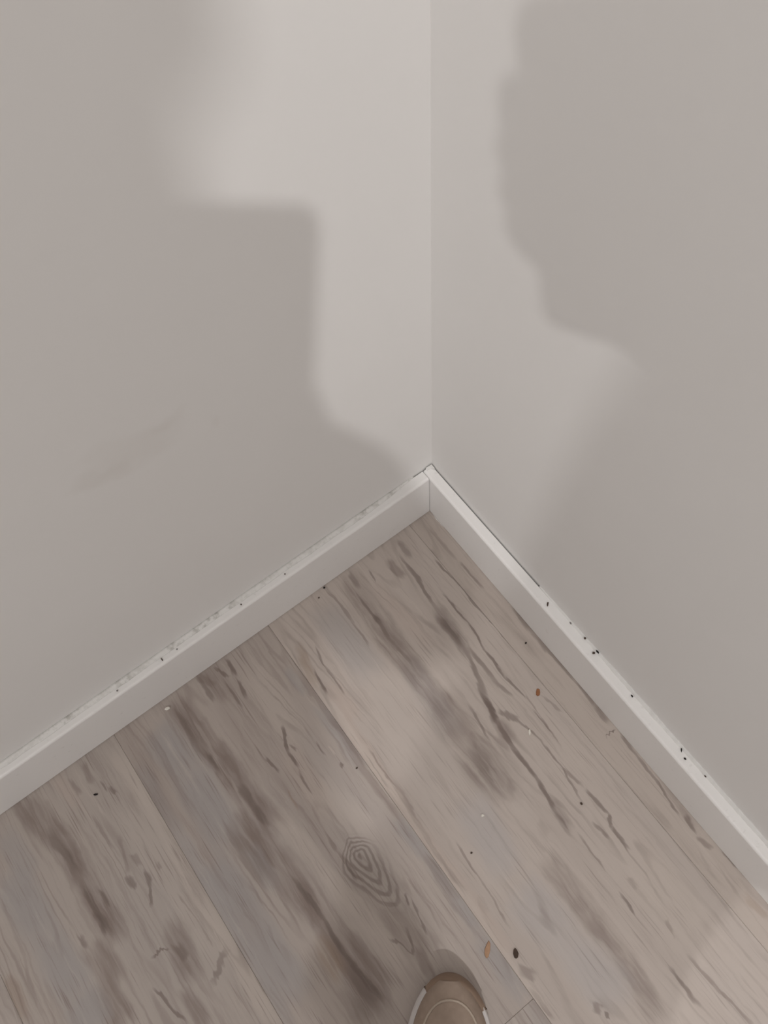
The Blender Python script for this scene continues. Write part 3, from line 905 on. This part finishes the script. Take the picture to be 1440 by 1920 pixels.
nodes = {
    'pelvis': (Vector((-0.630, -0.780, 0.93)), 0.118), 'waist': (Vector((-0.640, -0.825, 1.05)), 0.100),
    'chest': (Vector((-0.596, -0.752, 1.205)), 0.120), 'upchest': (Vector((-0.602, -0.758, 1.295)), 0.108),
    'neck': (Vector((-0.580, -0.740, 1.375)), 0.052), 'jaw': (Vector((-0.530, -0.675, 1.405)), 0.068),
    'skull': (Vector((-0.530, -0.690, 1.480)), 0.094), 'crown': (Vector((-0.545, -0.715, 1.545)), 0.062),
    'hipr': (Vector((-0.560, -0.800, 0.87)), 0.088), 'kneer': (Vector((-0.480, -0.690, 0.48)), 0.058), 'calfr': (Vector((-0.478, -0.690, 0.33)), 0.054), 'ankr': (Vector((-0.462, -0.640, 0.105)), 0.042), 'footr': (Vector((-0.412, -0.566, 0.062)), 0.030),
    'hipl': (Vector((-0.705, -0.745, 0.87)), 0.088), 'kneel': (Vector((-0.720, -0.720, 0.48)), 0.058), 'calfl': (Vector((-0.735, -0.740, 0.33)), 0.054), 'ankl': (Vector((-0.728, -0.745, 0.105)), 0.042), 'footl': (Vector((-0.699, -0.672, 0.062)), 0.030),
    'shr': (Vector((-0.515, -0.830, 1.300)), 0.058), 'elr': (Vector((-0.395, -0.735, 0.985)), 0.043), 'wrr': (PH(0.052, -0.156, 0.018), 0.028), 'palmr': (PH(-0.008, -0.104, 0.021), (0.030, 0.013)),
    'shl': (Vector((-0.712, -0.766, 1.305)), 0.054), 'uml': (Vector((-0.765, -0.783, 1.185)), 0.056), 'ell': (Vector((-0.805, -0.790, 1.07)), 0.044), 'wrl': (Vector((-0.845, -0.745, 0.84)), 0.029), 'palml': (Vector((-0.850, -0.725, 0.76)), (0.018, 0.030)),
}
chains = [['pelvis', 'waist', 'chest', 'upchest', 'neck', 'jaw', 'skull', 'crown'],
          ['pelvis', 'hipr', 'kneer', 'calfr', 'ankr', 'footr'], ['pelvis', 'hipl', 'kneel', 'calfl', 'ankl', 'footl'],
          ['upchest', 'shr', 'elr', 'wrr', 'palmr'], ['upchest', 'shl', 'uml', 'ell', 'wrl', 'palml']]
# right hand: fingers behind the phone curl round its far edge, thumb along the near edge
for k, (y0, ln) in enumerate(((-0.034, 0.0645), (-0.055, 0.0690), (-0.076, 0.0710), (-0.095, 0.0695))):
    a, b, c_, d_ = 'fr%da' % k, 'fr%db' % k, 'fr%dc' % k, 'fr%dd' % k
    nodes[a] = (PH(-0.036, y0 - 0.004, 0.020), 0.0095)
    nodes[b] = (PH(-0.058, y0 + 0.004, 0.015), 0.0090)
    nodes[c_] = (PH(-ln, y0 + 0.008, 0.001), 0.0085)
    nodes[d_] = (PH(-0.066, y0 + 0.010, -0.0155), 0.0075)
    chains.append(['palmr', a, b, c_, d_])
nodes['tr0'] = (PH(0.010, -0.130, 0.018), 0.0120); nodes['tr1'] = (PH(0.020, -0.112, 0.002), 0.0100); nodes['tr2'] = (PH(0.010, -0.086, -0.016), 0.0085)
chains.append(['palmr', 'tr0', 'tr1', 'tr2'])
for k in range(4):
    off = Vector((0.0, 0.030 - 0.019 * k, 0.0))
    base = Vector((-0.850, -0.725, 0.745)) + off
    nodes['fl%da' % k] = (base + Vector((0.0, 0.0, -0.030)), 0.0095)
    nodes['fl%db' % k] = (base + Vector((0.006, 0.006, -0.062)), 0.0085)
    nodes['fl%dc' % k] = (base + Vector((0.018, 0.010, -0.085)), 0.0075)
    chains.append(['palml', 'fl%da' % k, 'fl%db' % k, 'fl%dc' % k])
nodes['tl0'] = (Vector((-0.835, -0.700, 0.775)), 0.011); nodes['tl1'] = (Vector((-0.820, -0.680, 0.745)), 0.0095); nodes['tl2'] = (Vector((-0.815, -0.672, 0.715)), 0.008)
chains.append(['palml', 'tl0', 'tl1', 'tl2'])
body_me = skinned('body', chains, 'pelvis', nodes, 2)
body_me.materials.clear()
for m_ in (M_SHIRT, M_TROUSER, M_SKIN): body_me.materials.append(m_)
def near_seg(p_, a_, b_):
    d_ = b_ - a_
    u_ = max(0.0, min(1.0, (p_ - a_).dot(d_) / max(1e-9, d_.length_squared)))
    return (p_ - (a_ + d_ * u_)).length
legs = {'hipr', 'kneer', 'calfr', 'ankr', 'footr', 'hipl', 'kneel', 'calfl', 'ankl', 'footl'}
bones = []
for ch in chains:
    for a_, b_ in zip(ch, ch[1:]):
        if b_ in legs: mi = 1
        elif b_ in ('jaw', 'skull', 'crown') or b_[:2] in ('fr', 'fl', 'tr', 'tl') or b_ in ('palmr', 'palml'): mi = 2
        else: mi = 0
        ra, rb = nodes[a_][1], nodes[b_][1]
        rad = ((ra if isinstance(ra, float) else max(ra)) + (rb if isinstance(rb, float) else max(rb))) / 2
        bones.append((nodes[a_][0], nodes[b_][0], rad, mi))
for p in body_me.polygons:
    best = min(bones, key=lambda b_: near_seg(p.center, b_[0], b_[1]) - b_[2])
    p.material_index = best[3] if not (best[3] == 0 and p.center.z < 0.90 and p.center.y < -0.62 and p.center.x > -0.75) else 1
    p.use_smooth = True
person = tag(empty('person', (-0.60, -0.68, 0.0)), 'person in grey sweater and dark trousers leaning over the phone, outside the picture', 'person')
body = link('body', body_me); under(body, person)
# hair cap, nose, eyes, ears
def blob(name, c, r3, mat, rot=0.0, seg=20, cut=None):
    bm_ = bmesh.new()
    bmesh.ops.create_uvsphere(bm_, u_segments=seg, v_segments=seg // 2 + 2, radius=1.0)
    if cut:
        bmesh.ops.delete(bm_, geom=[v_ for v_ in bm_.verts if cut(v_.co)], context='VERTS')
    mt = Matrix.Translation(c) @ Matrix.Rotation(rot, 4, 'Z') @ Matrix.Diagonal((*r3, 1))
    bmesh.ops.transform(bm_, matrix=mt, verts=bm_.verts)
    o_ = from_bm(name, bm_, mat, smooth=True)
    return under(o_, person)
hd = Vector((-0.530, -0.690, 1.478)); fw = Vector((0.45, 0.80, -0.38)).normalized(); yaw = math.atan2(fw.y, fw.x) - math.pi / 2
rt = Vector((math.cos(yaw), math.sin(yaw), 0))
upv = rt.cross(fw)
blob('hair', hd + Vector((-0.012, -0.020, 0.022)), (0.096, 0.104, 0.100), M_HAIR, yaw, 24, lambda c_: c_.y > 0.45 and c_.z < 0.5 or c_.z < -0.75)
hp = [Vector((-0.485, -0.715, 1.50)), Vector((-0.470, -0.700, 1.43)), Vector((-0.476, -0.698, 1.36)), Vector((-0.488, -0.700, 1.29)), Vector((-0.498, -0.706, 1.235))]  # unseen hair locks, added to stop lamp light leaking beside the head
for s_, dx in enumerate((0.0, -0.024, -0.048)):
    under(tube('light_block_strand', [p_ + Vector((dx, dx * -0.5 + 0.008 * (i_ % 2), -0.01 * s_)) for i_, p_ in enumerate(hp)], 0.024, M_HAIR, 10), person)
hp = [Vector((-0.600, -0.660, 1.50)), Vector((-0.625, -0.655, 1.43)), Vector((-0.642, -0.662, 1.36)), Vector((-0.652, -0.672, 1.30)), Vector((-0.656, -0.680, 1.245))]  # unseen left locks, added to fill a lit gap in the wall shadow
for s_, dx in enumerate((0.0, 0.026)):
    under(tube('light_block_strand', [p_ + Vector((dx, -dx * 1.0 + 0.006 * (i_ % 2), -0.01 * s_)) for i_, p_ in enumerate(hp)], 0.028, M_HAIR, 10), person)
blob('nose', hd + fw * 0.098 - upv * 0.012, (0.012, 0.016, 0.020), M_SKIN, yaw, 12)
blob('mouth', hd + fw * 0.086 - upv * 0.048, (0.022, 0.008, 0.006), simple('lips', (0.42, 0.20, 0.18), 0.5), yaw, 12)
for s in (-1, 1):
    blob('eye', hd + fw * 0.084 + rt * 0.031 * s + upv * 0.018, (0.012, 0.009, 0.007), simple('eye_dark', (0.06, 0.05, 0.05), 0.2), yaw, 12)
    blob('ear', hd + rt * 0.090 * s - upv * 0.008, (0.010, 0.022, 0.030), M_SKIN, yaw, 12)

# ------------------------------------------------------------------ crumbs and chips
def chip_mesh(name, size, seed, style):
    R_ = rnd(seed)
    bm_ = bmesh.new()
    if style == 'crumb':
        bmesh.ops.create_icosphere(bm_, subdivisions=1, radius=1.0)
        for v_ in bm_.verts: v_.co *= R_.uniform(0.75, 1.2)
    else:
        n_ = 8
        ring = [(math.cos(2 * math.pi * i / n_) * R_.uniform(0.78, 1.1), math.sin(2 * math.pi * i / n_) * R_.uniform(0.78, 1.1)) for i in range(n_)]
        lo_ = [bm_.verts.new((x, y, -1)) for x, y in ring]
        hi_ = [bm_.verts.new((x * 0.9, y * 0.9, 1 + R_.uniform(-0.3, 0.5))) for x, y in ring]
        bm_.faces.new(lo_[::-1]); bm_.faces.new(hi_)
        for i in range(n_):
            j = (i + 1) % n_
            bm_.faces.new((lo_[i], lo_[j], hi_[j], hi_[i]))
    for v_ in bm_.verts:
        v_.co = Vector((v_.co.x * size[0], v_.co.y * size[1], v_.co.z * size[2]))
    zmin = min(v_.co.z for v_ in bm_.verts)
    for v_ in bm_.verts: v_.co.z -= zmin
    me = bpy.data.meshes.new(name); bm_.normal_update(); bm_.to_mesh(me); bm_.free()
    return me

M_RUST = simple('orange_brown_chip', (0.30, 0.135, 0.065), 0.8, 0.2, var=0.25, scale=500)
M_TANC = simple('tan_splinter', (0.42, 0.26, 0.165), 0.8, 0.2, var=0.15, scale=500)
M_BARK = simple('dark_brown_crumb', (0.075, 0.052, 0.04), 0.8, 0.2, var=0.3, scale=500)
M_BLACK = simple('black_crumb', (0.022, 0.019, 0.018), 0.8, 0.2, var=0.3, scale=500)
M_PLASTER = simple('white_plaster', (0.80, 0.765, 0.70), 0.85, 0.2, var=0.05, scale=300)
M_GREYC = simple('grey_crumb', (0.25, 0.235, 0.225), 0.85, 0.2, var=0.2, scale=500)
Z = SK_H
def debris(name, label, cat, loc, size, ang, mat, style='chip', seed=0):
    o_ = link(name, chip_mesh(name, size, seed or hash(label) % 1000, style), mat)
    o_.location = loc; o_.rotation_euler = (0, 0, ang)
    return tag(o_, label, cat, 'crumbs and chips left on floor and skirting')
debris('wood_chip', 'small orange-brown wood chip on the floor near the right skirting', 'chip', (-0.0550, -0.2603, 0), (0.0027, 0.0050, 0.0005), -0.75, M_RUST, 'chip', 3)
debris('wood_splinter', 'long pale orange splinter on the floor in front of the shoe', 'splinter', (-0.2601, -0.4216, 0), (0.0027, 0.0084, 0.0006), -0.85, M_TANC, 'chip', 5)
debris('bark_crumb', 'dark brown oval crumb on the floor right of the splinter', 'crumb', (-0.2398, -0.4401, 0), (0.0028, 0.0048, 0.0010), -0.6, M_BARK, 'chip', 6)
debris('plaster_crumb', 'white plaster crumb on the floor against the left skirting', 'crumb', (-0.3937, -0.0258, 0), (0.0042, 0.0022, 0.0022), -0.5, M_PLASTER, 'crumb', 7)
debris('plaster_splinter', 'thin white flake on the floor below the orange-brown chip', 'crumb', (-0.0906, -0.2875, 0), (0.0013, 0.0038, 0.0008), -0.66, M_PLASTER, 'chip', 8)
debris('plaster_grain', 'tiny white grain on the grey patch of the middle plank', 'crumb', (-0.1848, -0.3227, 0), (0.0018, 0.0018, 0.0010), 0.3, M_PLASTER, 'crumb', 9)
debris('dark_grain', 'black sliver on the floor below the left end of the left skirting', 'crumb', (-0.5030, -0.0579, 0), (0.0031, 0.0011, 0.0010), -0.5, M_BLACK, 'crumb', 10)
debris('dark_grain', 'black grain right under the left skirting, nearest the board', 'crumb', (-0.1729, -0.0162, 0), (0.0016, 0.0012, 0.0010), 0, M_BLACK, 'crumb', 11)
debris('dark_grain', 'dark grain just below the one touching the left skirting', 'crumb', (-0.1850, -0.0224, 0), (0.0013, 0.0010, 0.0008), 0, M_BARK, 'crumb', 12)
debris('dark_grain', 'dark grain on the floor below the tiny white grain', 'crumb', (-0.2168, -0.3437, 0), (0.0013, 0.0012, 0.0008), 0, M_BARK, 'crumb', 13)
debris('dark_grain', 'brown grain on the floor beside the middle plank seam', 'crumb', (-0.2619, -0.2050, 0), (0.0014, 0.0010, 0.0007), 0, M_BARK, 'crumb', 14)
debris('dark_grain', 'brown grain on the floor at the end of a short grain line, right plank', 'crumb', (-0.0957, -0.3751, 0), (0.0016, 0.0014, 0.0008), 0, M_BARK, 'crumb', 15)
debris('dark_grain', 'black grain on the floor along the right skirting, above the orange-brown chip', 'crumb', (-0.0295, -0.2101, 0), (0.0016, 0.0012, 0.0008), 0, M_BLACK, 'crumb', 16)
debris('skirting_crumb', 'dark seed-shaped crumb on the right skirting, nearest the corner', 'crumb', (-0.0071, -0.2052, Z), (0.0010, 0.0028, 0.0010), -0.9, M_BARK, 'crumb', 21)
debris('skirting_crumb', 'brown crumb on the right skirting beside a black one', 'crumb', (-0.0050, -0.2725, Z), (0.0015, 0.0017, 0.0012), 0, M_BARK, 'crumb', 22)
debris('skirting_crumb', 'black crumb on the right skirting against the wall', 'crumb', (-0.0018, -0.2740, Z + 0.0016), (0.0012, 0.0022, 0.0014), 0.0, M_BLACK, 'crumb', 23)
debris('skirting_crumb', 'dark crumb against the wall above the brown one on the right skirting', 'crumb', (-0.0020, -0.2560, Z + 0.0012), (0.0012, 0.0015, 0.0012), 0, M_BARK, 'crumb', 24)
debris('skirting_crumb', 'small dark grain halfway along the right skirting', 'crumb', (-0.0046, -0.3272, Z), (0.0010, 0.0016, 0.0010), -0.1, M_BLACK, 'crumb', 25)
debris('skirting_crumb', 'thin dark sliver on the right skirting, upper of two close together', 'crumb', (-0.0034, -0.3932, Z + 0.0004), (0.0006, 0.0026, 0.0008), -0.8, M_BLACK, 'crumb', 26)
debris('skirting_crumb', 'dark grain on the right skirting, lower of two close together', 'crumb', (-0.0065, -0.4011, Z), (0.0010, 0.0016, 0.0010), 0.3, M_BLACK, 'crumb', 27)
debris('skirting_crumb', 'dark grain on the right skirting, farthest from the corner', 'crumb', (-0.0030, -0.4239, Z + 0.0006), (0.0009, 0.0013, 0.0009), 0, M_BARK, 'crumb', 28)
debris('skirting_crumb', 'grey grain on the right skirting between seed-shaped crumb and brown crumb', 'crumb', (-0.0024, -0.2350, Z + 0.0004), (0.0010, 0.0016, 0.0008), 0, M_GREYC, 'crumb', 29)
debris('skirting_crumb', 'dark curved sliver on the dusty left skirting above the plaster crumb', 'crumb', (-0.3612, -0.0085, Z), (0.0006, 0.0026, 0.0008), 0.0, M_BARK, 'crumb', 30)
debris('skirting_crumb', 'grey grain on the left skirting right of the curved sliver', 'crumb', (-0.3430, -0.0085, Z), (0.0010, 0.0010, 0.0008), 0, M_GREYC, 'crumb', 31)
debris('skirting_crumb', 'grey grain on the left skirting left of the curved sliver', 'crumb', (-0.4146, -0.0085, Z), (0.0011, 0.0011, 0.0008), 0, M_GREYC, 'crumb', 32)
debris('skirting_crumb', 'brown grain on the left skirting halfway towards the corner', 'crumb', (-0.2632, -0.0085, Z), (0.0009, 0.0009, 0.0007), 0, M_BARK, 'crumb', 33)
debris('skirting_crumb', 'brown grain on the left skirting nearest the corner', 'crumb', (-0.2068, -0.0085, Z), (0.0009, 0.0009, 0.0007), 0, M_BARK, 'crumb', 34)
